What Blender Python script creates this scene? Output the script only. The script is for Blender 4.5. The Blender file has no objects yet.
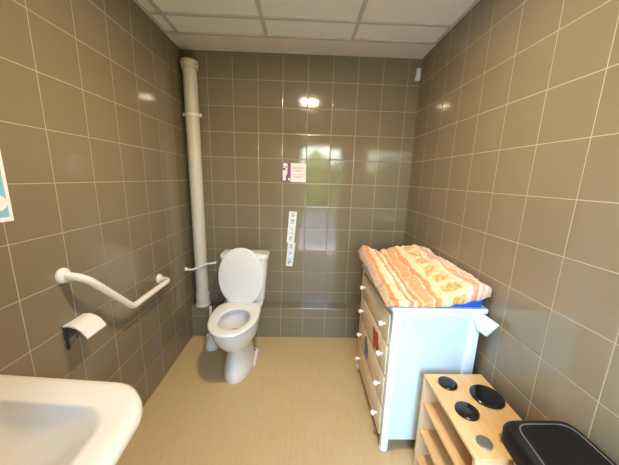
import bpy, bmesh, math, random
from mathutils import Vector, Matrix
random.seed(7)
C = bpy.context.scene.collection
PI = math.pi
W = 1.8984          # room width, left wall x=0, back wall y=0, floor z=0
H = 2.40
YR = -2.75          # wall behind the camera

# ------------------------------------------------------------------ helpers
def link(name, bm, mat, parent=None, org=(0, 0, 0), smooth=True, angle=35):
    bmesh.ops.recalc_face_normals(bm, faces=bm.faces)
    me = bpy.data.meshes.new(name)
    bmesh.ops.translate(bm, verts=bm.verts, vec=-Vector(org))
    bm.to_mesh(me); bm.free()
    me.materials.append(mat)
    if smooth:
        for p in me.polygons: p.use_smooth = True
        try: me.set_sharp_from_angle(angle=math.radians(angle))
        except Exception: pass
    o = bpy.data.objects.new(name, me); C.objects.link(o)
    return o

class Thing:
    """an Empty at the thing's base with parts below it"""
    def __init__(s, name, label, cat, org, group=None):
        o = bpy.data.objects.new(name, None); C.objects.link(o)
        o.location = org; o.empty_display_size = .05
        o['label'] = label; o['category'] = cat
        if group: o['group'] = group
        s.o = o; s.org = Vector(org)
    def part(s, name, bm, mat, parent=None, label=None, **k):
        p = link(name, bm, mat, org=s.org, **k)
        p.parent = parent or s.o
        if label: p['label'] = label
        return p

def single(name, bm, mat, label, cat, org, group=None, **k):
    o = link(name, bm, mat, org=org, **k); o.location = org
    o['label'] = label; o['category'] = cat
    if group: o['group'] = group
    return o

def struct(name, bm, mat, **k):
    o = link(name, bm, mat, smooth=k.pop('smooth', False), **k)
    o['kind'] = 'structure'
    return o

def box(x0, x1, y0, y1, z0, z1, bm=None, bev=0, seg=2):
    bm = bm or bmesh.new()
    r = bmesh.ops.create_cube(bm, size=1)
    vs = r['verts']
    for v in vs:
        v.co = Vector((x0 + (v.co.x + .5) * (x1 - x0), y0 + (v.co.y + .5) * (y1 - y0), z0 + (v.co.z + .5) * (z1 - z0)))
    if bev:
        es = set(e for v in vs for e in v.link_edges)
        bmesh.ops.bevel(bm, geom=list(es), offset=bev, segments=seg, affect='EDGES', profile=.5)
    return bm

def loft(rings, bm=None, cap0=True, cap1=True, closed=True):
    bm = bm or bmesh.new()
    R = [[bm.verts.new(p) for p in r] for r in rings]
    n = len(R[0])
    for a, b in zip(R, R[1:]):
        for i in range(n if closed else n - 1):
            j = (i + 1) % n
            bm.faces.new((a[i], a[j], b[j], b[i]))
    if cap0: bm.faces.new(list(reversed(R[0])))
    if cap1: bm.faces.new(R[-1])
    return bm

def circ_frame(d):
    d = Vector(d).normalized()
    a = Vector((0, 0, 1)) if abs(d.z) < .9 else Vector((1, 0, 0))
    u = d.cross(a).normalized(); v = d.cross(u).normalized()
    return u, v

def tube(pts, r, n=20, bm=None, cap=True):
    pts = [Vector(p) for p in pts]
    rr = r if isinstance(r, (list, tuple)) else [r] * len(pts)
    rings = []
    u = None
    for i, p in enumerate(pts):
        d = (pts[min(i + 1, len(pts) - 1)] - pts[max(i - 1, 0)]).normalized()
        if u is None: u, v = circ_frame(d)
        else:
            u = (u - d * u.dot(d)).normalized(); v = d.cross(u).normalized()
        if u.dot(d) > .99: u, v = circ_frame(d)
        v = d.cross(u).normalized()
        rings.append([p + rr[i] * (math.cos(2 * PI * k / n) * u + math.sin(2 * PI * k / n) * v) for k in range(n)])
    return loft(rings, bm, cap, cap)

def smooth_path(pts, rad, n=8):
    """polyline with its corners rounded by radius rad"""
    P = [Vector(p) for p in pts]; out = [P[0]]
    rs = rad if isinstance(rad, (list, tuple)) else [rad] * (len(P) - 2)
    for i in range(1, len(P) - 1):
        a = (P[i - 1] - P[i]).normalized(); b = (P[i + 1] - P[i]).normalized()
        r = rs[i - 1]
        s, e = P[i] + a * r, P[i] + b * r
        for k in range(n + 1):
            t = k / n
            out.append((1 - t) ** 2 * s + 2 * t * (1 - t) * P[i] + t * t * e)
    out.append(P[-1])
    return out

def lathe(c, prof, axis=(0, 0, 1), n=28, bm=None):
    """prof = [(radius, height)] round axis from point c"""
    c = Vector(c); d = Vector(axis).normalized(); u, v = circ_frame(d)
    rings = [[c + d * h + max(r, 1e-4) * (math.cos(2 * PI * k / n) * u + math.sin(2 * PI * k / n) * v) for k in range(n)] for r, h in prof]
    return loft(rings, bm)

def rrect(x0, x1, y0, y1, z, r, n=6):
    rs = r if isinstance(r, (list, tuple)) else [r] * 4       # corners: x1y1, x0y1, x0y0, x1y0
    out = []
    for (cx, cy, a0), q in zip(((x1, y1, 0), (x0, y1, 90), (x0, y0, 180), (x1, y0, 270)), rs):
        sx = 1 if cx == x1 else -1; sy = 1 if cy == y1 else -1
        for k in range(n + 1):
            a = math.radians(a0 + 90 * k / n)
            out.append(Vector((cx - sx * q + q * math.cos(a), cy - sy * q + q * math.sin(a), z)))
    return out

def rpoly(P, r, z, n=6):
    """rounded polygon (list of xy) at height z"""
    out = []
    m = len(P)
    for i in range(m):
        p = Vector(P[i]); a = (Vector(P[i - 1]) - p).normalized(); b = (Vector(P[(i + 1) % m]) - p).normalized()
        s, e = p + a * r, p + b * r
        for k in range(n + 1):
            t = k / n
            q = (1 - t) ** 2 * s + 2 * t * (1 - t) * p + t * t * e
            out.append(Vector((q.x, q.y, z)))
    return out

# ------------------------------------------------------------------ materials
def new_mat(name):
    m = bpy.data.materials.new(name); m.use_nodes = True
    nt = m.node_tree
    return m, nt, nt.nodes['Principled BSDF']

def N(nt, t, **k):
    n = nt.nodes.new(t)
    for a, b in k.items(): setattr(n, a, b)
    return n

def mth(nt, op, a, b=None, c=None, clamp=False):
    n = N(nt, 'ShaderNodeMath', operation=op); n.use_clamp = clamp
    for i, x in enumerate((a, b, c)):
        if x is None: continue
        if isinstance(x, (int, float)): n.inputs[i].default_value = x
        else: nt.links.new(x, n.inputs[i])
    return n.outputs[0]

def mix(nt, f, a, b):
    n = N(nt, 'ShaderNodeMix', data_type='RGBA')
    for i, x in ((0, f), (6, a), (7, b)):
        if isinstance(x, (int, float)): n.inputs[i].default_value = x
        elif isinstance(x, tuple): n.inputs[i].default_value = (*x[:3], 1)
        else: nt.links.new(x, n.inputs[i])
    return n.outputs[2]

def plain(name, col, rough=.5, metal=0, var=.04, scale=30, bump=0, spec=.5, coat=0):
    m, nt, b = new_mat(name)
    tc = N(nt, 'ShaderNodeTexCoord'); no = N(nt, 'ShaderNodeTexNoise')
    no.inputs['Scale'].default_value = scale; no.inputs['Detail'].default_value = 4
    nt.links.new(tc.outputs['Object'], no.inputs['Vector'])
    c = mix(nt, no.outputs['Fac'], tuple(x * (1 - var) for x in col), tuple(min(1, x * (1 + var)) for x in col))
    nt.links.new(c, b.inputs['Base Color'])
    b.inputs['Roughness'].default_value = rough; b.inputs['Metallic'].default_value = metal
    b.inputs['Specular IOR Level'].default_value = spec
    b.inputs['Coat Weight'].default_value = coat
    b.inputs['Coat Roughness'].default_value = .05
    if bump:
        bp = N(nt, 'ShaderNodeBump'); bp.inputs['Strength'].default_value = bump; bp.inputs['Distance'].default_value = .002
        nt.links.new(no.outputs['Fac'], bp.inputs['Height']); nt.links.new(bp.outputs['Normal'], b.inputs['Normal'])
    return m

TILE = (.210, .167, .105)
GROUT = (.41, .345, .255)
def tile_mat(name, axis, off, w):
    m, nt, b = new_mat(name)
    g = N(nt, 'ShaderNodeNewGeometry'); s = N(nt, 'ShaderNodeSeparateXYZ')
    nt.links.new(g.outputs['Position'], s.inputs[0])
    def coord(src, o, ww):
        q = mth(nt, 'DIVIDE', mth(nt, 'SUBTRACT', src, o), ww)
        f = mth(nt, 'FRACT', q)
        d = mth(nt, 'MULTIPLY', mth(nt, 'MINIMUM', f, mth(nt, 'SUBTRACT', 1., f)), ww)
        return mth(nt, 'FLOOR', q), d
    iu, du = coord(s.outputs[axis], off, w)
    iv, dv = coord(s.outputs[2], .002, .2)
    d = mth(nt, 'MINIMUM', du, dv)
    mr = N(nt, 'ShaderNodeMapRange', interpolation_type='SMOOTHSTEP')
    mr.inputs[1].default_value = .0009; mr.inputs[2].default_value = .0021
    nt.links.new(d, mr.inputs[0]); tile = mr.outputs[0]
    me = N(nt, 'ShaderNodeMapRange', interpolation_type='SMOOTHSTEP')
    me.inputs[1].default_value = .001; me.inputs[2].default_value = .006
    nt.links.new(d, me.inputs[0])
    cv = N(nt, 'ShaderNodeCombineXYZ'); nt.links.new(iu, cv.inputs[0]); nt.links.new(iv, cv.inputs[1])
    wn = N(nt, 'ShaderNodeTexWhiteNoise', noise_dimensions='3D'); nt.links.new(cv.outputs[0], wn.inputs['Vector'])
    # colour: tile to tile and a faint cloud
    no = N(nt, 'ShaderNodeTexNoise'); no.inputs['Scale'].default_value = 9; no.inputs['Detail'].default_value = 5
    nt.links.new(g.outputs['Position'], no.inputs['Vector'])
    v = mth(nt, 'ADD', mth(nt, 'MULTIPLY', wn.outputs['Value'], .05), mth(nt, 'MULTIPLY', no.outputs['Fac'], .06))
    tc = mix(nt, mth(nt, 'ADD', v, .3), tuple(x * .78 for x in TILE), tuple(x * 1.42 for x in TILE))
    nt.links.new(mix(nt, tile, GROUT, tc), b.inputs['Base Color'])
    ro = N(nt, 'ShaderNodeMapRange'); ro.inputs[3].default_value = .75; ro.inputs[4].default_value = .09
    nt.links.new(tile, ro.inputs[0]); nt.links.new(ro.outputs[0], b.inputs['Roughness'])
    b.inputs['Specular IOR Level'].default_value = .5
    # every tile is set at a very slightly different tilt
    sub = N(nt, 'ShaderNodeVectorMath', operation='SUBTRACT'); nt.links.new(wn.outputs['Color'], sub.inputs[0]); sub.inputs[1].default_value = (.5, .5, .5)
    sc = N(nt, 'ShaderNodeVectorMath', operation='SCALE'); nt.links.new(sub.outputs[0], sc.inputs[0]); sc.inputs['Scale'].default_value = .016
    ad = N(nt, 'ShaderNodeVectorMath', operation='ADD'); nt.links.new(sc.outputs[0], ad.inputs[0]); nt.links.new(g.outputs['Normal'], ad.inputs[1])
    nm = N(nt, 'ShaderNodeVectorMath', operation='NORMALIZE'); nt.links.new(ad.outputs[0], nm.inputs[0])
    n2 = N(nt, 'ShaderNodeTexNoise'); n2.inputs['Scale'].default_value = 7; n2.inputs['Detail'].default_value = 1
    nt.links.new(g.outputs['Position'], n2.inputs['Vector'])
    h = mth(nt, 'ADD', me.outputs[0], mth(nt, 'MULTIPLY', n2.outputs['Fac'], .55))
    bp = N(nt, 'ShaderNodeBump'); bp.inputs['Strength'].default_value = .55; bp.inputs['Distance'].default_value = .0012
    nt.links.new(h, bp.inputs['Height']); nt.links.new(nm.outputs[0], bp.inputs['Normal'])
    nt.links.new(bp.outputs['Normal'], b.inputs['Normal'])
    return m

def floor_mat():
    m, nt, b = new_mat('beige_vinyl')
    g = N(nt, 'ShaderNodeNewGeometry')
    mp = N(nt, 'ShaderNodeMapping'); mp.inputs['Scale'].default_value = (38, 5, 1)
    nt.links.new(g.outputs['Position'], mp.inputs['Vector'])
    n1 = N(nt, 'ShaderNodeTexNoise'); n1.inputs['Scale'].default_value = 1.6; n1.inputs['Detail'].default_value = 6; n1.inputs['Roughness'].default_value = .65
    nt.links.new(mp.outputs[0], n1.inputs['Vector'])
    n2 = N(nt, 'ShaderNodeTexNoise'); n2.inputs['Scale'].default_value = 3; n2.inputs['Detail'].default_value = 3
    nt.links.new(g.outputs['Position'], n2.inputs['Vector'])
    f = mth(nt, 'ADD', mth(nt, 'MULTIPLY', n1.outputs['Fac'], .75), mth(nt, 'MULTIPLY', n2.outputs['Fac'], .25))
    r = N(nt, 'ShaderNodeValToRGB')
    r.color_ramp.elements[0].position = .3; r.color_ramp.elements[0].color = (.50, .342, .160, 1)
    r.color_ramp.elements[1].position = .7; r.color_ramp.elements[1].color = (.565, .402, .198, 1)
    nt.links.new(f, r.inputs[0]); nt.links.new(r.outputs[0], b.inputs['Base Color'])
    b.inputs['Roughness'].default_value = .42; b.inputs['Specular IOR Level'].default_value = .35
    bp = N(nt, 'ShaderNodeBump'); bp.inputs['Strength'].default_value = .08; bp.inputs['Distance'].default_value = .001
    nt.links.new(n1.outputs['Fac'], bp.inputs['Height']); nt.links.new(bp.outputs['Normal'], b.inputs['Normal'])
    return m

def wood_mat(name, a, c, sc=(60, 4, 60), rough=.4):
    m, nt, b = new_mat(name)
    t = N(nt, 'ShaderNodeTexCoord'); mp = N(nt, 'ShaderNodeMapping'); mp.inputs['Scale'].default_value = sc
    nt.links.new(t.outputs['Object'], mp.inputs['Vector'])
    n = N(nt, 'ShaderNodeTexNoise'); n.inputs['Scale'].default_value = 1; n.inputs['Detail'].default_value = 5; n.inputs['Distortion'].default_value = .4
    nt.links.new(mp.outputs[0], n.inputs['Vector'])
    r = N(nt, 'ShaderNodeValToRGB')
    r.color_ramp.elements[0].position = .3; r.color_ramp.elements[0].color = (*a, 1)
    r.color_ramp.elements[1].position = .72; r.color_ramp.elements[1].color = (*c, 1)
    nt.links.new(n.outputs['Fac'], r.inputs[0]); nt.links.new(r.outputs[0], b.inputs['Base Color'])
    b.inputs['Roughness'].default_value = rough
    return m

def ceiling_mat():
    m, nt, b = new_mat('mineral_fibre_panel')
    g = N(nt, 'ShaderNodeNewGeometry')
    n = N(nt, 'ShaderNodeTexNoise'); n.inputs['Scale'].default_value = 220; n.inputs['Detail'].default_value = 3
    nt.links.new(g.outputs['Position'], n.inputs['Vector'])
    nt.links.new(mix(nt, n.outputs['Fac'], (.90, .90, .88), (.95, .95, .93)), b.inputs['Base Color'])
    b.inputs['Roughness'].default_value = .9
    return m

def fabric_mat():
    m, nt, b = new_mat('striped_towelling')
    uv = N(nt, 'ShaderNodeUVMap'); uv.uv_map = 'UVMap'
    n0 = N(nt, 'ShaderNodeTexNoise'); n0.inputs['Scale'].default_value = 5; n0.inputs['Detail'].default_value = 3
    nt.links.new(uv.outputs[0], n0.inputs['Vector'])
    sp = N(nt, 'ShaderNodeSeparateXYZ'); nt.links.new(uv.outputs[0], sp.inputs[0])
    s = mth(nt, 'ADD', sp.outputs[0], mth(nt, 'MULTIPLY', mth(nt, 'SUBTRACT', n0.outputs['Fac'], .5), .11))
    t = mth(nt, 'ADD', sp.outputs[1], mth(nt, 'MULTIPLY', mth(nt, 'SUBTRACT', n0.outputs['Fac'], .5), .08))
    r = N(nt, 'ShaderNodeValToRGB'); cr = r.color_ramp; cr.interpolation = 'LINEAR'
    cream = (.74, .56, .28); pale = (.76, .65, .42); orange = (.72, .17, .025); salmon = (.74, .25, .09); rust = (.5, .2, .07); pink = (.76, .40, .26); white = (.78, .70, .58)
    st = [(0, (.36, .25, .16)), (.035, (.50, .36, .24)), (.05, orange), (.085, orange), (.10, cream), (.165, pale), (.18, white), (.205, pale), (.215, salmon), (.25, salmon), (.262, white), (.285, cream), (.295, orange),
          (.325, salmon), (.34, cream), (.37, (.60, .30, .11)), (.45, (.62, .34, .14)), (.465, pale), (.48, orange), (.52, (.80, .30, .09)), (.54, pale), (.60, (.76, .63, .34)), (.79, (.76, .63, .36)), (.82, white), (.835, pink), (.87, salmon), (.885, white), (.92, pink), (.96, white), (1, pink)]
    while len(cr.elements) < len(st): cr.elements.new(.5)
    for e, (p, c) in zip(cr.elements, st): e.position = p; e.color = (*c, 1)
    nt.links.new(s, r.inputs[0])
    # printed motifs along the wide pale band
    ds = mth(nt, 'ABSOLUTE', mth(nt, 'SUBTRACT', s, .69)); ft = mth(nt, 'FRACT', mth(nt, 'MULTIPLY', t, 6.))
    dt = mth(nt, 'ABSOLUTE', mth(nt, 'SUBTRACT', ft, .5))
    n1 = N(nt, 'ShaderNodeTexNoise'); n1.inputs['Scale'].default_value = 26; n1.inputs['Detail'].default_value = 3
    nt.links.new(uv.outputs[0], n1.inputs['Vector'])
    ma = mth(nt, 'MULTIPLY', mth(nt, 'LESS_THAN', ds, .072), mth(nt, 'LESS_THAN', dt, .33))
    mb = mth(nt, 'MULTIPLY', ma, mth(nt, 'MULTIPLY', mth(nt, 'SUBTRACT', n1.outputs['Fac'], .40), 7, clamp=True))
    c1 = mix(nt, mth(nt, 'MULTIPLY', ma, .35), r.outputs[0], (.74, .44, .10))
    c2 = mix(nt, mth(nt, 'MULTIPLY', mb, .8), c1, (.66, .24, .03))
    # mottled print on the other bands
    n2 = N(nt, 'ShaderNodeTexNoise'); n2.inputs['Scale'].default_value = 55; n2.inputs['Detail'].default_value = 2
    nt.links.new(uv.outputs[0], n2.inputs['Vector'])
    k = mth(nt, 'MULTIPLY', mth(nt, 'SUBTRACT', n2.outputs['Fac'], .5), 6, clamp=True)
    out = mth(nt, 'LESS_THAN', ds, .13)
    c3 = mix(nt, mth(nt, 'MULTIPLY', mth(nt, 'MULTIPLY', k, .38), mth(nt, 'SUBTRACT', 1., out)), c2, (.80, .66, .46))
    n3 = N(nt, 'ShaderNodeTexNoise'); n3.inputs['Scale'].default_value = 40; n3.inputs['Detail'].default_value = 2
    mpp = N(nt, 'ShaderNodeMapping'); mpp.inputs['Location'].default_value = (3.1, 1.7, 0)
    nt.links.new(uv.outputs[0], mpp.inputs[0]); nt.links.new(mpp.outputs[0], n3.inputs['Vector'])
    k3 = mth(nt, 'MULTIPLY', mth(nt, 'SUBTRACT', n3.outputs['Fac'], .56), 8, clamp=True)
    c4 = mix(nt, mth(nt, 'MULTIPLY', mth(nt, 'MULTIPLY', k3, .7), mth(nt, 'SUBTRACT', 1., out)), c3, (.70, .24, .08))
    nt.links.new(c4, b.inputs['Base Color'])
    b.inputs['Roughness'].default_value = .9; b.inputs['Sheen Weight'].default_value = .25
    g = N(nt, 'ShaderNodeNewGeometry'); n4 = N(nt, 'ShaderNodeTexNoise'); n4.inputs['Scale'].default_value = 60; n4.inputs['Detail'].default_value = 4
    nt.links.new(g.outputs['Position'], n4.inputs['Vector'])
    bp = N(nt, 'ShaderNodeBump'); bp.inputs['Strength'].default_value = 1.; bp.inputs['Distance'].default_value = .005
    nt.links.new(n4.outputs['Fac'], bp.inputs['Height']); nt.links.new(bp.outputs['Normal'], b.inputs['Normal'])
    return m

def emit(name, col, st):
    m, nt, b = new_mat(name)
    b.inputs['Base Color'].default_value = (.8, .8, .8, 1)
    m.cycles.emission_sampling = 'NONE'
    b.inputs['Emission Color'].default_value = (*col, 1); b.inputs['Emission Strength'].default_value = st
    return m

M = dict(
    tl=tile_mat('tile_left', 1, -.2117, .2052), tb=tile_mat('tile_back', 0, .1981, .2004), tf=tile_mat('tile_front', 0, .1981, .2004), tr=tile_mat('tile_right', 1, -.2297, .203),
    floor=floor_mat(), ceil=ceiling_mat(),
    grid=plain('grid_steel', (.56, .55, .52), .5), plaster=plain('plaster', (.80, .74, .67), .8, scale=6),
    ceramic=plain('white_ceramic', (.76, .735, .69), .12, var=.01, coat=.6),
    cream=plain('warm_white_ceramic', (.73, .675, .57), .12, var=.01, coat=.6),
    seat=plain('white_toilet_plastic', (.77, .74, .70), .22, var=.01),
    pvc=plain('pvc_pipe', (.66, .60, .52), .38, var=.05, scale=8),
    bar=plain('white_nylon', (.80, .75, .68), .3, var=.01),
    panelw=plain('side_panel_white', (.70, .83, .85), .4, var=.015), white=plain('white_lacquer', (.84, .94, .95), .35, var=.015),
    wplastic=plain('white_plastic', (.82, .80, .76), .35, var=.015),
    beige=plain('drawer_front', (.76, .60, .40), .4, var=.02, scale=12),
    carc=plain('carcass_shade', (.24, .19, .14), .6), dark=plain('dark_recess', (.05, .045, .04), .7), black=plain('black_plastic', (.005, .005, .005), .5, var=.2, scale=80, bump=.1, spec=.25),
    plate=plain('black_lacquer', (.008, .008, .009), .12, var=.1), edge=plain('lid_groove_glint', (.16, .15, .14), .5),
    grey=plain('grey_disc', (.20, .19, .17), .3, metal=.4), steel=plain('steel', (.5, .48, .45), .25, metal=1),
    wood=wood_mat('pale_beech', (.66, .41, .17), (.76, .50, .23)), wood2=wood_mat('beech_panel', (.62, .42, .24), (.70, .50, .30), (60, 60, 4)),
    knobw=plain('wooden_knob', (.36, .20, .08), .4), binb=plain('beige_bin', (.62, .55, .44), .4),
    fabric=fabric_mat(), blue=plain('blue_vinyl', (.01, .09, .50), .3), red=plain('red_print', (.50, .05, .035), .5), slate=plain('blue_print', (.10, .14, .20), .5),
    paper=plain('white_paper', (.82, .82, .82), .6, var=.01), purple=plain('purple_print', (.24, .045, .20), .5), ink=plain('blue_ink', (.22, .30, .42), .6), pinkink=plain('pink_ink', (.60, .38, .46), .6), blk=plain('black_print', (.02, .02, .03), .6),
    sky=plain('light_blue_print', (.22, .50, .66), .45), water=plain('bowl_water', (.42, .36, .24), .03),
    frame=plain('door_paint', (.55, .52, .47), .4), wallp=plain('painted_wall', (.62, .58, .50), .8), lamp=emit('lamp_diffuser', (1, .78, .49), 8.),
    render=plain('bounce_wall_render', (.72, .77, .82), .9, bump=.3), hedge=plain('hedge_green', (.10, .17, .035), .8, var=.6, scale=6, bump=.6), paving=plain('pale_paving', (.48, .46, .43), .8, var=.1, scale=3),
)

# ------------------------------------------------------------------ setting
T = .1
struct('wall_left', box(-T, 0, YR - T, T, 0, H + .15), M['tl'])
struct('wall_right', box(W, W + T, YR - T, T, 0, H + .15), M['tr'])
struct('wall_back', box(0, W, 0, T, 0, H + .15), M['tb'])
DX0, DX1, DH = .90, 1.72, 2.04
bm = box(0, DX0, YR - T, YR, 0, H + .15); box(DX1, W, YR - T, YR, 0, H + .15, bm); box(DX0, DX1, YR - T, YR, DH, H + .15, bm)
struct('wall_front', bm, M['tf'])
bm = box(DX0, DX0 + .05, YR - T - .01, YR + .015, 0, DH); box(DX1 - .05, DX1, YR - T - .01, YR + .015, 0, DH, bm); box(DX0 + .05, DX1 - .05, YR - T - .01, YR + .015, DH - .05, DH, bm)
struct('door_1', bm, M['frame'])
# added door leaf, unseen behind the camera, keeps daylight off the basin side
def leaf_box(a0, a1, t0, t1, z0, z1, bm=None):
    h = Vector((DX0 + .055, YR + .02, 0)); d = (Vector((.545, -2.055, 0)) - h).normalized(); n = Vector((-d.y, d.x, 0))
    return loft([[h + d * a0 + n * t0 + Vector((0, 0, z)), h + d * a1 + n * t0 + Vector((0, 0, z)), h + d * a1 + n * t1 + Vector((0, 0, z)), h + d * a0 + n * t1 + Vector((0, 0, z))] for z in (z0, z1)], bm)
dl = struct('added_door_leaf', leaf_box(0, .79, 0, .04, .008, DH - .06), M['frame'])
hd = leaf_box(.725, .745, -.05, .09, .99, 1.01); leaf_box(.62, .745, -.055, -.04, .99, 1.01, hd); leaf_box(.62, .745, .08, .095, .99, 1.01, hd)
h = link('added_leaf_handle', hd, M['steel']); h.parent = dl
struct('floor', box(-T, W + T, YR - T, T, -T, 0), M['floor'])
struct('ceiling', box(0, W, YR, -.225, H + .008, H + .06), M['ceil'])
# steel grid that carries the panels
bm = bmesh.new()
for x in (.093, .700, 1.298): box(x - .012, x + .012, YR, -.24, H, H + .0085, bm)
for y in (-.455, -1.055, -1.655, -2.255): box(0, W, y - .012, y + .012, H + .0004, H + .0086, bm)
box(0, .018, YR, -.24, H + .0002, H + .0086, bm); box(W - .018, W, YR, -.24, H + .0002, H + .0086, bm)
box(0, W, -.250, -.222, H - .0004, H + .0086, bm)
struct('trim_1', bm, M['grid'])
struct('trim_2', box(0, W, -.224, 0, H - .001, H + .06), M['plaster'])
# tiled ledge along the foot of the back wall
LD, LH = .11, .292
bm = box(0, W, -LD, 0, 0, LH, bev=.004)
struct('trim_3', bm, M['tb'])
# outside the door behind the camera
struct('ground_outside', box(-6, 9, -16, YR - T, -.12, -.02), M['paving'])
bm = bmesh.new()
nx, nz = 60, 14
V = [[bm.verts.new((-5.5 + 14 * i / nx, -9.5 + random.uniform(-.18, .18) + .25 * math.sin(i * .7), -.02 + (2.2 + .30 * math.sin(i * .45) + .2 * math.sin(i * 1.3 + 1)) * j / nz + (random.uniform(-.06, .06) if 0 < j else 0))) for j in range(nz + 1)] for i in range(nx + 1)]
Vb = [[bm.verts.new((v.co.x, v.co.y - 1.4, v.co.z)) for v in col] for col in V]
for i in range(nx):
    for j in range(nz):
        bm.faces.new((V[i][j], V[i + 1][j], V[i + 1][j + 1], V[i][j + 1])); bm.faces.new((Vb[i][j], Vb[i][j + 1], Vb[i + 1][j + 1], Vb[i + 1][j]))
    bm.faces.new((V[i][nz], V[i + 1][nz], Vb[i + 1][nz], Vb[i][nz]))
o = single('hedge', bm, M['hedge'], 'long green garden hedge across the paving outside the open doorway', 'hedge', (1.5, -10, -.02))

bm = bmesh.new()
V = [[bm.verts.new((2.25 + random.uniform(-.10, .10), -3.3 - 5.7 * i / 36, -.02 + 2.0 * j / 14 + (random.uniform(-.06, .06) if j else 0))) for j in range(15)] for i in range(37)]
Vb = [[bm.verts.new((v.co.x + .8, v.co.y, v.co.z)) for v in col] for col in V]
for i in range(36):
    for j in range(14):
        bm.faces.new((V[i][j], V[i + 1][j], V[i + 1][j + 1], V[i][j + 1])); bm.faces.new((Vb[i][j], Vb[i][j + 1], Vb[i + 1][j + 1], Vb[i + 1][j]))
    bm.faces.new((V[i][14], V[i + 1][14], Vb[i + 1][14], Vb[i][14]))
single('hedge', bm, M['hedge'], 'added unseen hedge shading the paving just outside the open doorway', 'hedge', (2.6, -6, -.02))  # added out of view to block sky light and shade the paving
single('bounce_wall', box(-1.35, -1.1, -8.6, YR - T - .75, -.02, 3.6, bev=.02), M['render'], 'added unseen pale blue-grey wall outside that bounces daylight in through the doorway', 'wall', (-1.2, -6, -.02))  # added reflector, tinted bluish, throws sunlight through the doorway onto the right wall

# ------------------------------------------------------------------ ceiling lamp
t = Thing('ceiling_light', 'round white ceiling light above the middle of the room', 'light', (1.03, -1.27, H))
t.part('housing', lathe((1.03, -1.27, H + .004), [(.112, 0), (.112, -.018), (.106, -.026), (.090, -.026), (.0885, -.004)]), M['wplastic'])
t.part('diffuser', lathe((1.03, -1.27, H - .004), [(.088, 0), (.088, -.012), (.0, -.012)]), M['lamp'])

la = bpy.data.lights.new('ceiling_lamp', 'AREA'); la.shape = 'DISK'; la.size = .174; la.energy = 26.; la.color = (1, .81, .55)
lo = bpy.data.objects.new('ceiling_lamp', la); C.objects.link(lo); lo.location = (1.03, -1.27, H - .0175)

# ------------------------------------------------------------------ soil pipe
px, py = .090, -.063
t = Thing('soil_pipe', 'tall pale grey plastic soil pipe in the back left corner', 'pipe', (px, py, LH))
R = .0515
t.part('pipe', lathe((px, py, 0), [(R, LH), (R, 2.25)], n=32), M['pvc'])
t.part('socket', lathe((px, py, 0), [(.053, 2.235), (.061, 2.238), (.061, 2.262), (.067, 2.266), (.067, 2.29), (.061, 2.297), (.045, 2.299)], n=32), M['pvc'])
bm = lathe((px, py, 0), [(.053, LH + .115), (.0575, LH + .112), (.0575, LH + .09), (.0575, LH + .02), (.064, LH + .014), (.064, LH - .002), (.05, LH - .002)], n=32)
t.part('elbow', bm, M['pvc'])
cl = t.part('pipe_clip', lathe((px, py, 0), [(R, 1.90), (R + .004, 1.90), (R + .004, 1.918), (R, 1.918)], n=32), M['wplastic'])
bm = box(px - R - .02, px - R - .001, py - .012, py + .012, 1.898, 1.922, bev=.002); t.part('clip_ear', bm, M['wplastic'], parent=cl)
bm = box(px + R + .001, px + R + .02, py - .012, py + .012, 1.898, 1.922, bev=.002); t.part('clip_ear', bm, M['wplastic'], parent=cl)
# thin white supply hose passing round the front of the pipe
pts = [(.004, -.17, .667), (.03, -.165, .659), (.06, -.155, .660), (.095, -.142, .672), (.125, -.125, .688), (.165, -.11, .697), (.205, -.10, .700), (.225, -.09, .702)]
bm = tube(pts, .0075, 10)
t2 = Thing('supply_hose', 'thin white hose curving across the front of the grey soil pipe', 'hose', (.1, -.14, .66))
t2.part('hose', bm, M['wplastic'])
t2.part('hose_nut', lathe((.0, -.17, .667), [(.016, .0), (.016, .012), (.010, .016)], axis=(1, 0, 0), n=12), M['wplastic'])
t2.part('hose_end', lathe((.214, -.095, .701), [(.0095, 0), (.0095, .022)], axis=(1, .45, .1), n=12), M['wplastic'])

# ------------------------------------------------------------------ toilet
TX = .492
def egg(cx, hw, yf, yb, z, n=56, tilt=0, yc=None, sq=2.0, sqb=2.6):
    """egg-shaped ring: yf front (towards the room), yb back"""
    yc = yc if yc is not None else yb - (yb - yf) * .42
    out = []
    for k in range(n):
        a = 2 * PI * k / n; c, s = math.cos(a), math.sin(a)
        e = sqb if s > 0 else sq
        x = hw * math.copysign(abs(c) ** (2 / (e if s > 0 else 2.1)), c)
        y = (yb - yc) * abs(s) ** (2 / e) if s > 0 else -(yc - yf) * abs(s) ** (2 / sq)
        out.append(Vector((cx + x, yc + y, z)))
    return out
t = Thing('toilet', 'white ceramic toilet with its lid raised against the cistern', 'toilet', (TX + .01, -.45, 0))
def E(*a, **k): return egg(TX + (.018 if a[3] < .2 else .018 * max(0, (.4 - a[3]) / .2) if a[3] < .4 else 0), *a, **k)
rings = [E(.108, -.688, -.29, 0), E(.112, -.692, -.285, .012), E(.107, -.685, -.29, .05), E(.093, -.655, -.30, .12), E(.086, -.632, -.30, .175), E(.090, -.632, -.295, .205), E(.112, -.665, -.285, .235), E(.139, -.702, -.275, .27), E(.160, -.738, -.27, .32),
         E(.170, -.757, -.265, .37), E(.174, -.763, -.262, .40), E(.172, -.761, -.264, .412), E(.160, -.745, -.30, .416), E(.120, -.70, -.375, .412), E(.112, -.69, -.385, .395), E(.112, -.685, -.385, .35), E(.095, -.655, -.40, .29), E(.06, -.60, -.43, .25), E(.03, -.55, -.46, .24)]
bowl = t.part('bowl', loft(rings), M['ceramic'], angle=50)
t.part('water', loft([E(.083, -.64, -.405, .272), E(.083, -.64, -.405, .274)]), M['water'], parent=bowl)
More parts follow.
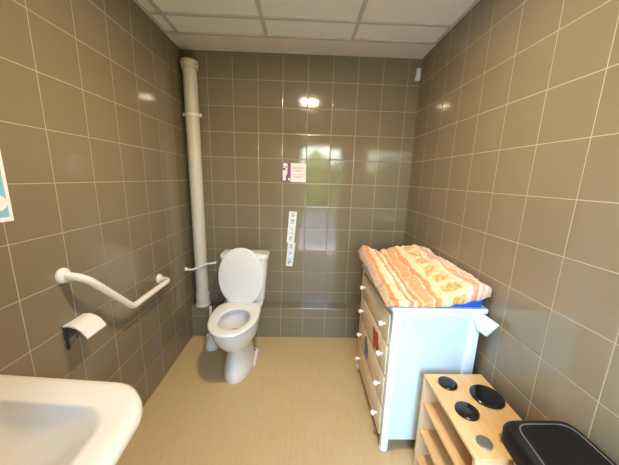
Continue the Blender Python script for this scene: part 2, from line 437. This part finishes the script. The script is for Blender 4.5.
# shelf that carries the cistern and the side fixing pad
bm = loft([rrect(TX - .095, TX + .12, -.31, -.13, 0.30, .03), rrect(TX - .14, TX + .16, -.34, -.115, .36, .03), rrect(TX - .15, TX + .17, -.34, -.113, .416, .03), rrect(TX - .145, TX + .165, -.335, -.115, .42, .03)])
t.part('cistern_shelf', bm, M['ceramic'])
bm = loft([rrect(TX + .07, TX + .145, -.50, -.29, 0, .03), rrect(TX + .07, TX + .140, -.495, -.295, .022, .03), rrect(TX + .07, TX + .128, -.485, -.305, .030, .025)])
pad = t.part('fixing_foot', bm, M['ceramic'])
for y in (-.35, -.45):
    t.part('bolt', lathe((TX + .112, y, .026), [(.010, 0), (.010, .014), (.006, .018)], n=12), M['blk'], parent=pad, label='dark floor bolt')
# seat ring
def seat_ring(dz, ins): return [E(.179 - ins, -.778 + ins, -.292 - ins, dz, sqb=3.6), ]
so = lambda ins, z: egg(TX, .179 - ins, -.778 + ins, -.290 - ins, z, sqb=3.4)
si = lambda ins, z: egg(TX + .008, .106 + ins, -.700 - ins, -.408 + ins, z, sqb=2.2, yc=-.555)
bm = loft([so(.006, .418), so(0, .423), so(0, .432), so(.006, .438), so(.02, .4405), si(.018, .4405), si(.006, .438), si(0, .431), si(0, .423), si(.006, .418), so(.006, .418)], cap0=False, cap1=False)
bmesh.ops.remove_doubles(bm, verts=bm.verts, dist=1e-5)
seat = t.part('seat', bm, M['seat'], angle=60)
# lid standing open
def lid_ring(ins, th):
    L = .480 - ins * 2; out = []
    for k in range(64):
        a = 2 * PI * k / 64; c, s = math.cos(a), math.sin(a)
        hw = .183 - ins
        # wide egg: rounded top, narrower squared bottom
        y = .5 + .5 * math.copysign(abs(s) ** (1.0 if s > 0 else .92), s)
        x = hw * math.copysign(abs(c) ** .94, c) * (1 if s > -.1 else 1 - .04 * (-s - .1))
        if s < 0: x = math.copysign(max(abs(x), 0), x)
        out.append((x, y * L + ins, th))
    return out
def lid_pt(p):
    x, h, th = p
    # bottom is cut straight at the hinge
    h = max(h, .030)
    tl = math.radians(4)
    return Vector((TX + .002 + x, -.303 + h * math.sin(tl) + th, .412 + h * math.cos(tl)))
bm = loft([[lid_pt(p) for p in lid_ring(i, th)] for i, th in ((.012, -.012), (.003, -.010), (0, -.004), (0, .001), (.003, .006), (.012, .008))])
bmesh.ops.remove_doubles(bm, verts=bm.verts, dist=1e-5)
lid = t.part('seat_lid', bm, M['seat'], angle=60)
for dx in (-.098, .112):
    c = lid_pt((dx, .385, -.012))
    t.part('bumper', lathe(c, [(.010, -.004), (.010, .006), (.007, .009)], axis=(0, -1, .07), n=14), M['bar'], parent=lid)
for dx in (-.085, .085):
    t.part('hinge', lathe((TX - .004 + dx - .02, -.298, .445), [(.011, 0), (.012, .002), (.012, .038), (.011, .04)], axis=(1, 0, 0), n=16), M['seat'])
# cistern
CX = TX + .022
bm = loft([rrect(CX - .150, CX + .150, -.245, -.122, .418, .03), rrect(CX - .160, CX + .160, -.258, -.118, .45, .032), rrect(CX - .180, CX + .180, -.266, -.114, .70, .034), rrect(CX - .186, CX + .186, -.268, -.113, .79, .034)])
ci = t.part('cistern', bm, M['ceramic'], angle=50)
bm = loft([rrect(CX - .190, CX + .190, -.272, -.112, .79, .034), rrect(CX - .195, CX + .195, -.276, -.112, .796, .034), rrect(CX - .195, CX + .195, -.276, -.112, .822, .034), rrect(CX - .189, CX + .189, -.270, -.117, .830, .03)])
cl = t.part('cistern_lid', bm, M['ceramic'], parent=ci, angle=50)
t.part('flush_button', lathe((CX, -.19, .829), [(.024, 0), (.024, .006), (.020, .009)]), M['steel'], parent=ci, label='steel flush button')

# toilet brush standing on the floor at the toilet's left
bx, by = .226, -.275
t = Thing('toilet_brush', 'white toilet brush in a holder on the floor left of the toilet', 'brush', (bx, by, 0))
t.part('holder', lathe((bx, by, 0), [(.050, 0), (.052, .006), (.046, .05), (.038, .10), (.036, .125), (.030, .127), (.028, .11)]), M['wplastic'])
t.part('handle', tube([(bx, by, .10), (bx + .004, by, .30), (bx + .006, by, .382)], [.012, .011, .011], 12), M['bar'])

# ------------------------------------------------------------------ grab rail
def flange(c, n, r=.033):
    return lathe(c, [(r, 0), (r, .006), (r * .9, .012), (r * .66, .017), (r * .5, .018)], axis=n, n=28)
t = Thing('grab_rail', 'white angled grab rail on the left tiled wall', 'grab rail', (0, -.95, .74))
f1 = (0, -1.272, 1.028); f2 = (0, -.578, .742)
d = .078
path = smooth_path([(.0, *f1[1:]), (d, -1.262, 1.020), (d, -.985, .745), (d, -.590, .742), (0.0, -.578, .742)], [.06, .03, .04], 9)
t.part('rail', tube(path, .0165, 20), M['bar'])
t.part('wall_flange', flange(f1, (1, 0, 0)), M['bar'])
t.part('wall_flange', flange(f2, (1, 0, 0)), M['bar'])

# ------------------------------------------------------------------ toilet paper holder
t = Thing('toilet_paper_holder', 'small paper holder with a white curved cover on the left wall below the rail', 'paper holder', (0, -1.26, .76))
ya, yb = -1.312, -1.205
prof = [(.004, .824), (.03, .826), (.055, .819), (.076, .804), (.094, .780), (.099, .770)]
rings = []
for (x, z) in prof: rings.append([Vector((x, ya, z)), Vector((x, yb, z)), Vector((x - .003, yb, z - .006)), Vector((x - .003, ya, z - .006))])
t.part('cover', loft(rings), M['bar'])
bm = box(.0, .008, -1.312, -1.211, .758, .822, bev=.002)
bk = t.part('back_plate', bm, M['dark'])
for y in (-1.306, -1.216):
    bm = loft([[Vector((x, y, z)) for x, z in ((.002, .815), (.016, .813), (.013, .715), (.002, .71))], [Vector((x, y + .004, z)) for x, z in ((.002, .815), (.016, .813), (.013, .715), (.002, .71))]])
    t.part('side_arm', bm, M['dark'], label='dark side arm')
for y in (-1.304, -1.214): t.part('spindle_arm', tube(smooth_path([(.010, y, .745), (.030, y, .742), (.046, y, .772)], .01), .003, 8), M['steel'], label='thin steel arm')
t.part('spindle', tube([(.045, -1.300, .77), (.045, -1.217, .77)], .007, 12), M['steel'], label='steel spindle')

# ------------------------------------------------------------------ signs on the walls
t = Thing('wall_poster', 'light blue poster with a white border on the left wall', 'poster', (0, -1.56, 1.45))
t.part('border', box(0, .003, -1.72, -1.412, 1.28, 1.72), M['paper'])
t.part('print', box(.003, .0036, -1.708, -1.424, 1.295, 1.706), M['sky'], label='light blue printed area')
bm = lathe((.0034, -1.450, 1.343), [(.026, 0), (.026, .0006)], axis=(1, 0, 0), n=24)
lathe((.0034, -1.49, 1.343), [(.026, 0), (.026, .0006)], axis=(1, 0, 0), n=24, bm=bm)
t.part('white_mark', bm, M['paper'])

t = Thing('notice_sign', 'small purple and white notice on the back wall above the paper strips', 'notice', (.898, 0, 1.49))
S0, S1, SB, ST = .796, .998, 1.412, 1.568
t.part('card', box(S0 + .072, S1, -.004, 0, SB, ST), M['paper'])
t.part('purple_panel', box(S0, S0 + .073, -.0042, 0, SB + .008, ST), M['purple'], label='purple panel with a white animal shape')
def poly_plate(P, y0, y1, bm=None):
    return loft([[Vector((x, y0, z)) for x, z in P], [Vector((x, y1, z)) for x, z in P]], bm)
fx = lambda a, b: (S0 + a * .073, SB + .008 + b * .148)
bm = poly_plate([fx(*p) for p in ((.08, .02), (.44, .02), (.44, .30), (.52, .30), (.62, .45), (.60, .62), (.68, .80), (.60, .95), (.40, 1.0), (.16, .97), (.06, .85), (.10, .66), (.04, .45), (.08, .3))], -.0049, -.0042)
poly_plate([fx(*p) for p in ((.70, .03), (.95, .03), (.95, .15), (.70, .17))], -.0049, -.0042, bm)
an = t.part('animal_print', bm, M['paper'], label='plain white animal shape')
bm = bmesh.new()
for (a, b, r) in ((.24, .66, .010), (.50, .78, .007), (.13, .80, .005)):
    lathe((fx(a, b)[0], -.0049, fx(a, b)[1]), [(r, 0), (r, .0004)], axis=(0, -1, 0), n=14, bm=bm)
t.part('spots', bm, M['blk'], parent=an, label='dark spots')
for z, a, b in ((1.533, .16, .86), (1.523, .10, .9), (1.508, .2, .8), (1.500, .25, .72), (1.472, .08, .92), (1.455, .14, .85), (1.447, .3, .7)):
    x0 = S0 + .073; w = S1 - x0
    t.part('text_line', box(x0 + a * w, x0 + b * w, -.0046, -.004, z, z + .004), M['pinkink'])

def strip(P, marks, label, seed):
    """paper strip from its four corners (x,z): top-left, top-right, bottom-right, bottom-left"""
    rnd = random.Random(seed)
    cx = sum(p[0] for p in P) / 4; cz = sum(p[1] for p in P) / 4
    t = Thing('paper_strip', label, 'notice', (cx, 0, cz))
    t.part('paper', poly_plate(P, -.0025 - seed * .0006, .0008), M['paper'], smooth=False)
    def at(u, v):
        a = Vector(P[0]).lerp(Vector(P[1]), u); b = Vector(P[3]).lerp(Vector(P[2]), u); return a.lerp(b, v)
    for kind, v0, v1 in marks:
        n = 5
        for k in range(n):
            u0 = .2 + rnd.uniform(0, .25); u1 = u0 + rnd.uniform(.18, .42); va = v0 + (v1 - v0) * k / n; vb = va + (v1 - v0) / n * rnd.uniform(.45, .85)
            if kind == 's':      # slanted stroke figure
                a, b = at(.3 + .08 * k, va), at(.42 + .08 * k, va); c, d = at(.46 + .06 * k, vb), at(.34 + .06 * k, vb)
            else:
                a, b, c, d = at(u0, va), at(u1, va), at(u1, vb), at(u0, vb)
            t.part('printed_mark', poly_plate([a, b, c, d], -.0031 - seed * .0006, -.0025 - seed * .0006), M['ink'], smooth=False)
strip([(.861, 1.158), (.930, 1.155), (.907, .876), (.840, .876)], (('b', .04, .17), ('b', .25, .38), ('s', .48, .62), ('b', .68, .72), ('b', .80, .93)), 'upper white paper strip with blue-grey marks, under the purple notice', 0)
strip([(.853, .880), (.920, .873), (.895, .650), (.834, .656)], (('b', .08, .28), ('b', .38, .52), ('b', .66, .90)), 'lower white paper strip, stuck under the first one beside the toilet', 1)

t = Thing('sensor_box', 'tiny white plastic box high in the back right corner', 'sensor', (1.878, 0, 2.28))
t.part('body', box(1.862, 1.893, -.022, .001, 2.252, 2.326, bev=.003), M['wplastic'])
t.part('bracket', box(1.856, 1.890, -.026, .001, 2.236, 2.262, bev=.003), M['wplastic'])

# ------------------------------------------------------------------ changing-table dresser
X0, X1, YN, YF, ZT = 1.430, 1.866, -1.158, -.490, .832
t = Thing('dresser', 'white chest of four beige drawers along the right wall under a changing mat', 'dresser', (1.65, -.82, 0))
pw = .040
post = bmesh.new()
bm = box(X0 + .012, X1 - .01, YN + .0245, YF - .004, .070, ZT - .03); t.part('carcass', bm, M['carc'])
for (xa, ya) in ((X0, YN), (X1 - pw - .012, YN), (X0, YF - .03), (X1 - pw, YF - .03)):
    w = pw if xa == X0 else pw + .012
    lg = t.part('leg', box(xa, xa + w, ya, ya + .032, .030, ZT - .004, bev=.004), M['white'])
    cx, cy = xa + w / 2, ya + .016
    t.part('glide', lathe((cx, cy, 0), [(.012, 0), (.020, .003), (.0235, .012), (.0235, .022), (.017, .034), (.012, .04)], n=20), M['wplastic'], parent=lg)
# side rails at top of the near end, bottom edge
t.part('side_rail', box(X0 + pw, X1 - pw - .012, YN + .002, YN + .03, ZT - .030, ZT - .004, bev=.003), M['white'])
t.part('side_rail', box(X0 + .002, X0 + .03, YN + .034, YF - .034, ZT - .032, ZT - .004, bev=.003), M['beige'])
sp = t.part('side_panel', box(X0 + pw - .004, X1 - pw - .008, YN + .014, YN + .024, .066, ZT - .024), M['panelw'])
for x, z in ((1.512, .766), (1.735, .738)):
    t.part('screw_cap', lathe((x, YN + .014, z), [(.011, 0), (.010, .003), (.004, .005)], axis=(0, -1, 0), n=16), M['wplastic'], parent=sp)
zz = [.070, .255, .442, .625, .797]
for k in range(4):
    z0, z1 = zz[k] + .0055, zz[k + 1] - .0055
    dr = t.part('drawer', box(X0 - .006, X0 + .014, YN + .036, YF - .036, z0, z1, bev=.003), M['beige'])
    zc = (z0 + z1) / 2 + (.0 if k else -.008)
    for y in (-1.060, -.600):
        kb = t.part('knob', lathe((X0 - .006, y, zc), [(.007, 0), (.006, .008), (.011, .013), (.0145, .020), (.013, .028), (.007, .033)], axis=(-1, 0, 0), n=20), M['wplastic'], parent=dr, label='white round knob')
    if k == 2:
        # worn red animal sticker
        P = [(-.86, .560), (-.88, .588), (-.905, .585), (-.925, .575), (-.955, .600), (-.975, .585), (-.985, .55), (-1.005, .52), (-.995, .49), (-.985, .455), (-.965, .457), (-.96, .485), (-.93, .49), (-.915, .455), (-.895, .46), (-.89, .505), (-.87, .53)]
        t.part('sticker', loft([[Vector((X0 - .006, y, z)) for y, z in P], [Vector((X0 - .0068, y, z)) for y, z in P]]), M['red'], parent=dr, label='red animal sticker')
    if k == 1:
        P = [(-.70, .36), (-.705, .40), (-.73, .425), (-.75, .42), (-.765, .395), (-.785, .385), (-.80, .345), (-.795, .30), (-.78, .275), (-.765, .31), (-.745, .32), (-.735, .275), (-.715, .28), (-.72, .325)]
        t.part('sticker', loft([[Vector((X0 - .006, y, z)) for y, z in P], [Vector((X0 - .0068, y, z)) for y, z in P]]), M['slate'], parent=dr, label='blue-grey animal sticker')
# top board with a rounded lip
bm = loft([rrect(X0 - .006, 1.890, YN - .006, YF + .004, ZT - .004, .012), rrect(X0 - .012, 1.892, YN - .008, YF + .006, ZT + .001, .014), rrect(X0 - .012, 1.892, YN - .008, YF + .006, ZT + .014, .014), rrect(X0 - .006, 1.888, YN - .003, YF + .002, ZT + .019, .012)])
t.part('top_board', bm, M['white'])
# white support bracket sticking out of the right-hand post
br = bmesh.new()
P = [Vector((1.856, -1.163, .832)), Vector((1.862, -1.268, .832)), Vector((1.842, -1.230, .750)), Vector((1.832, -1.158, .752))]
nrm = (P[1] - P[0]).cross(P[3] - P[0]).normalized() * .010
loft([[p for p in P], [p + nrm for p in P]], br)
bmesh.ops.bevel(br, geom=list(br.edges), offset=.003, segments=2, affect='EDGES')
b = t.part('fold_out_bracket', br, M['panelw'], label='square white bracket on the rear leg')
t.part('bracket_pivot', lathe((1.838, -1.157, .796), [(.022, 0), (.022, .016), (.017, .022)], axis=(0, -1, 0), n=24), M['wplastic'], parent=b)

# ------------------------------------------------------------------ changing mat
mx0, mx1, my0, my1 = 1.402, 1.882, -.462, -1.153       # my0 is the far end
zb = ZT + .021
KS = [0, .05, .27, .63, .95, 1.0]
FAR = [.955, .982, .952, .988, .985, .960]
NEAR = [.868, .884, .880, .924, .982, .965]
def hermite(xs, ys, x):
    n = len(xs)
    m = [0] * n
    for i in range(n):
        a, b = max(i - 1, 0), min(i + 1, n - 1); m[i] = (ys[b] - ys[a]) / (xs[b] - xs[a])
    for i in range(n - 1):
        if x <= xs[i + 1] or i == n - 2:
            h = xs[i + 1] - xs[i]; t_ = (x - xs[i]) / h
            return (2 * t_ ** 3 - 3 * t_ ** 2 + 1) * ys[i] + (t_ ** 3 - 2 * t_ ** 2 + t_) * h * m[i] + (-2 * t_ ** 3 + 3 * t_ ** 2) * ys[i + 1] + (t_ ** 3 - t_ ** 2) * h * m[i + 1]
def top_z(s, t_):
    e = t_ * t_ * (3 - 2 * t_) * .45 + t_ * .55
    return hermite(KS, FAR, s) * (1 - e) + hermite(KS, NEAR, s) * e - .012 * math.sin(PI * t_) * math.exp(-((s - .45) / .3) ** 2)
from mathutils import noise as mnoise
def wr(s, t_):
    p = Vector((s * 5, t_ * 3.2, 0))
    fold = .008 * mnoise.noise(p * 1.3) + .014 * mnoise.noise(Vector((s * 15 + 2 * t_, t_ * 5.5, 3))) + .005 * mnoise.noise(Vector((s * 26, t_ * 20, 7))) - .016 * abs(mnoise.noise(Vector((s * 9 - 3 * t_, t_ * 9, 11))))
    # folds fan out at the near left corner
    fan = .013 * math.sin(30 * math.atan2(1.08 - t_, .9 - s + .2)) * max(0, t_ - .45) * max(0, 1 - s * 1.3)
    return fold + fan
t = Thing('changing_mat', 'padded changing mat under an orange and cream patterned cover on the white dresser', 'changing mat', (1.65, -.81, zb))
# blue vinyl cushion inside
bm = bmesh.new()
nS, nT = 30, 40
top = [[bm.verts.new((mx0 + .026 + (mx1 - mx0 - .046) * i / nS, my0 - .014 + (my1 - my0 + .022) * j / nT, max(zb + .004, top_z(.05 + .9 * i / nS, j / nT) - .016 - .026 * min(1, (nT - j) / 6, ) * min(1, i / 3)) - (.003 if i in (0, nS) or j in (0, nT) else 0))) for j in range(nT + 1)] for i in range(nS + 1)]
bot = [[bm.verts.new((v.co.x, v.co.y, zb)) for v in c] for c in top]
for i in range(nS):
    for j in range(nT):
        bm.faces.new((top[i][j], top[i + 1][j], top[i + 1][j + 1], top[i][j + 1])); bm.faces.new((bot[i][j], bot[i][j + 1], bot[i + 1][j + 1], bot[i + 1][j]))
for i in range(nS):
    for j in (0, nT): bm.faces.new((top[i][j], top[i + 1][j], bot[i + 1][j], bot[i][j]))
for j in range(nT):
    for i in (0, nS): bm.faces.new((top[i][j], top[i][j + 1], bot[i][j + 1], bot[i][j]))
t.part('cushion', bm, M['blue'], label='blue vinyl cushion')
# fabric cover: top surface with a skirt, thickened
bm = bmesh.new()
NS, NT, SK = 84, 110, 9
uvl = bm.loops.layers.uv.new('UVMap')
grid = {}
def skirt_bottom(s, t_, side):
    if side == 'near':
        return zb + .002 + max(0, (s - .45)) ** 1.3 * .125 + .004 * math.sin(s * 40)
    if side == 'left':
        return zb + .004 + .05 * (1 - t_) + .005 * math.sin(t_ * 37)
    if side == 'right': return zb + .045 + .02 * t_
    return zb + .04
def P(i, j):
    s = min(max(i, 0), NS) / NS; t_ = min(max(j, 0), NT) / NT
    x = mx0 + (mx1 - mx0) * s; y = my0 + (my1 - my0) * t_
    z = max(top_z(s, t_) + wr(s, t_), zb + .012)
    rnd = .010
    oi = (-i if i < 0 else i - NS if i > NS else 0) / SK; oj = (-j if j < 0 else j - NT if j > NT else 0) / SK
    k = max(oi, oj)
    if k > 0:
        bots = []
        if i < 0: bots.append(skirt_bottom(s, t_, 'left'))
        if i > NS: bots.append(skirt_bottom(s, t_, 'right'))
        if j > NT: bots.append(skirt_bottom(s, t_, 'near'))
        if j < 0: bots.append(skirt_bottom(s, t_, 'far'))
        zbm = sum(bots) / len(bots)
        out = rnd * math.sin(min(1, k * 2.2) * PI / 2) + .004 * mnoise.noise(Vector((s * 14, t_ * 18, k * 2)))
        z = z + (zbm - z) * (1 - math.cos(k * PI / 2) * .35 - .65 * (1 - k)) 
        n = math.hypot(oi, oj)
        x += out * (-oi if i < 0 else oi) / n if n else 0
        y += out * (oj if j < 0 else -oj) / n if n else 0
        x = min(x, W - .006); z = max(z, zb + .005)
    return Vector((x, y, z)), (s - (oi * .1 if i < 0 else -oi * .08) if oi else s, t_ + (oj * .1 if j > NT else -oj * .1))
for i in range(-SK, NS + SK + 1):
    for j in range(-SK, NT + SK + 1):
        p, u = P(i, j); grid[i, j] = (bm.verts.new(p), u)
for i in range(-SK, NS + SK):
    for j in range(-SK, NT + SK):
        q = [grid[i, j], grid[i + 1, j], grid[i + 1, j + 1], grid[i, j + 1]]
        f = bm.faces.new([a[0] for a in q])
        for l, a in zip(f.loops, q): l[uvl].uv = a[1]
cov = t.part('cover', bm, M['fabric'], label='orange and cream patterned cover', angle=180)
md = cov.modifiers.new('thick', 'SOLIDIFY'); md.thickness = .003; md.offset = -1

# ------------------------------------------------------------------ toy kitchen
kx0, kx1, kyf, kyn, kz = 1.585, 1.868, -1.212, -1.612, .535
t = Thing('toy_kitchen', 'low pale wooden play cooker with open shelves between dresser and black-lidded bin', 'play kitchen', (1.727, -1.41, 0))
tp = t.part('worktop', box(kx0, kx1, kyn, kyf, kz - .016, kz, bev=.0025), M['wood'])
t.part('side_panel', box(kx0 + .001, kx1, kyf - .017, kyf - .001, 0, kz - .016, bev=.0015), M['wood2'])
t.part('side_panel', box(kx0 + .001, kx1, kyn + .001, kyn + .017, 0, kz - .016, bev=.0015), M['wood2'])
t.part('back_panel', box(kx1 - .010, kx1 - .002, kyn + .017, kyf - .017, .02, kz - .016), M['wood2'])
for z in (.372, .212, .052):
    t.part('shelf', box(kx0 + .006, kx1 - .010, kyn + .017, kyf - .017, z, z + .016, bev=.0015), M['wood'])
def hot(x, y, r, h=.010): return lathe((x, y, kz), [(r, 0), (r * 1.0, h * .5), (r * .95, h * .85), (r * .86, h), (r * .2, h * .96)], n=36)
for x, y, r in ((1.667, -1.277, .041), (1.801, -1.350, .066), (1.667, -1.425, .045)):
    t.part('hotplate', hot(x, y, r), M['plate'], label='black round hotplate')
t.part('dial', hot(1.651, -1.556, .027, .006), M['grey'], label='grey round disc')
t.part('knob', lathe((1.722, -1.552, kz), [(.010, 0), (.008, .008), (.014, .014), (.016, .022), (.011, .030)], n=16), M['knobw'], label='brown wooden knob')

# ------------------------------------------------------------------ bin
t = Thing('waste_bin', 'beige waste bin with a black lid at the right wall', 'bin', (1.76, -1.80, 0))
def trap(e, z, r=.045): return rpoly([(1.644 + e, -1.600 - e), (1.880 - e, -1.600 - e), (1.886 - e, -1.985 + e), (1.602 + e, -1.985 + e)], r, z)
t.part('body', loft([trap(.052, 0), trap(.049, .01), trap(.03, .61), trap(.03, .645)]), M['binb'])
lid = t.part('lid', loft([trap(.006, .625), trap(.0, .630), trap(.0, .672), trap(.004, .683), trap(.012, .692), trap(.026, .698), trap(.029, .6955), trap(.033, .698), trap(.06, .700)], None), M['black'], label='black plastic lid', angle=25)
bm = loft([trap(.0285, .6962, .04), trap(.0285, .6982, .04), trap(.0312, .6984, .04), trap(.0312, .6962, .04), trap(.0285, .6962, .04)], cap0=False, cap1=False)
t.part('lid_groove_glint', bm, M['edge'], parent=lid, label='thin grey line painting the ridge highlight round the lid')  # lighter grey paints the highlight along the groove's ridge

# ------------------------------------------------------------------ wash basin
t = Thing('wash_basin', 'white ceramic wash basin on the left wall in the near corner', 'basin', (0, -1.9, .85))
bx1, by0, by1, bz = .562, -2.20, -1.594, .850
def bow(p): return Vector((p.x * (1 + .075 * max(0, 1 - ((p.y + 1.97) / .34) ** 2)), p.y - .045 * p.x / .6, p.z))
def bo(e, z, r=.115):
    r = max(r - e * .6, .02); o = rrect(0.0, bx1 - e, by0 + e, by1 - e, z, [r, .012, .012, r], 10)
    return [bow(p) for p in o]
def bi(x0, x1, y0, y1, z, r):
    o = rrect(x0, x1, y0, y1, z, r, 10)
    return [bow(p) for p in o]
rings = [bo(.20, .66), bo(.12, .69), bo(.05, .745), bo(.018, .79), bo(.004, .815), bo(0, .83), bo(.004, .842), bo(.014, .849), bo(.03, .851), bo(.045, .850),
         bi(.120, .490, -2.115, -1.686, .849, .07), bi(.124, .482, -2.108, -1.690, .8475, .07), bi(.128, .472, -2.100, -1.693, .842, .07), bi(.140, .415, -2.08, -1.704, .80, .08), bi(.17, .36, -2.05, -1.735, .768, .08), bi(.20, .335, -2.00, -1.79, .752, .06), bi(.235, .325, -1.97, -1.85, .738, .04), bi(.265, .315, -1.945, -1.905, .734, .018)]
t.part('basin', loft(rings), M['cream'], angle=60)
t.part('drain', lathe((.29, -1.947, .7345), [(.021, 0), (.021, .003), (.015, .004)], n=20), M['steel'], label='steel drain')
t.part('wall_bracket', box(0, .25, -2.1, -1.74, .60, .70, bev=.02), M['cream'])

# ------------------------------------------------------------------ light from outside
w = bpy.data.worlds.new('World'); bpy.context.scene.world = w; w.use_nodes = True
nt = w.node_tree; bg = nt.nodes['Background']
sk = nt.nodes.new('ShaderNodeTexSky'); sk.sky_type = 'NISHITA'; sk.sun_disc = False
sk.sun_elevation = math.radians(42); sk.sun_rotation = math.radians(80); sk.air_density = 1.2; sk.dust_density = 1.5
nt.links.new(sk.outputs[0], bg.inputs[0]); bg.inputs[1].default_value = 5.6
sun = bpy.data.lights.new('sun', 'SUN'); sun.energy = 42.; sun.angle = math.radians(.6); sun.color = (1, .98, .96)
so_ = bpy.data.objects.new('sun', sun); C.objects.link(so_); so_.location = (1, 3, 6)
so_.rotation_euler = Vector((-1, -.16, -.9)).to_track_quat('-Z', 'Y').to_euler()     # lights the garden from the side
po = bpy.data.lights.new('doorway_portal', 'AREA'); po.shape = 'RECTANGLE'; po.size = DX1 - DX0 - .1; po.size_y = DH - .05
po.cycles.is_portal = True
pob = bpy.data.objects.new('doorway_portal', po); C.objects.link(pob); pob.location = ((DX0 + DX1) / 2, YR - .05, DH / 2)
pob.rotation_euler = (PI / 2, 0, 0); 

# ------------------------------------------------------------------ camera
cam = bpy.data.cameras.new('camera'); co = bpy.data.objects.new('camera', cam); C.objects.link(co)
f, yaw, p, r = 265.252, .026446, .202695, .028104
fwd = Vector((math.sin(yaw) * math.cos(p), math.cos(yaw) * math.cos(p), -math.sin(p))); right = Vector((math.cos(yaw), -math.sin(yaw), 0)); up = right.cross(fwd)
R_ = math.cos(r) * right + math.sin(r) * up; U_ = -math.sin(r) * right + math.cos(r) * up
co.matrix_world = Matrix(((R_.x, U_.x, -fwd.x, .98187), (R_.y, U_.y, -fwd.y, -2.32255), (R_.z, U_.z, -fwd.z, 1.44903), (0, 0, 0, 1)))
cam.sensor_fit = 'HORIZONTAL'; cam.sensor_width = 36; cam.lens = 36 * f / 619; cam.clip_start = .01
sc = bpy.context.scene; sc.camera = co
sc.view_settings.view_transform = 'Standard'; sc.view_settings.look = 'None'; sc.view_settings.gamma = 1; sc.view_settings.use_curve_mapping = False
sc.view_settings.exposure = 0.34
sc.cycles.use_denoising = True; sc.cycles.max_bounces = 10; sc.cycles.diffuse_bounces = 6; sc.cycles.glossy_bounces = 6
sc.cycles.sample_clamp_indirect = 4; sc.cycles.use_light_tree = False; sc.cycles.use_adaptive_sampling = False
sc.cycles.caustics_reflective = False; sc.cycles.caustics_refractive = False; sc.cycles.blur_glossy = .6
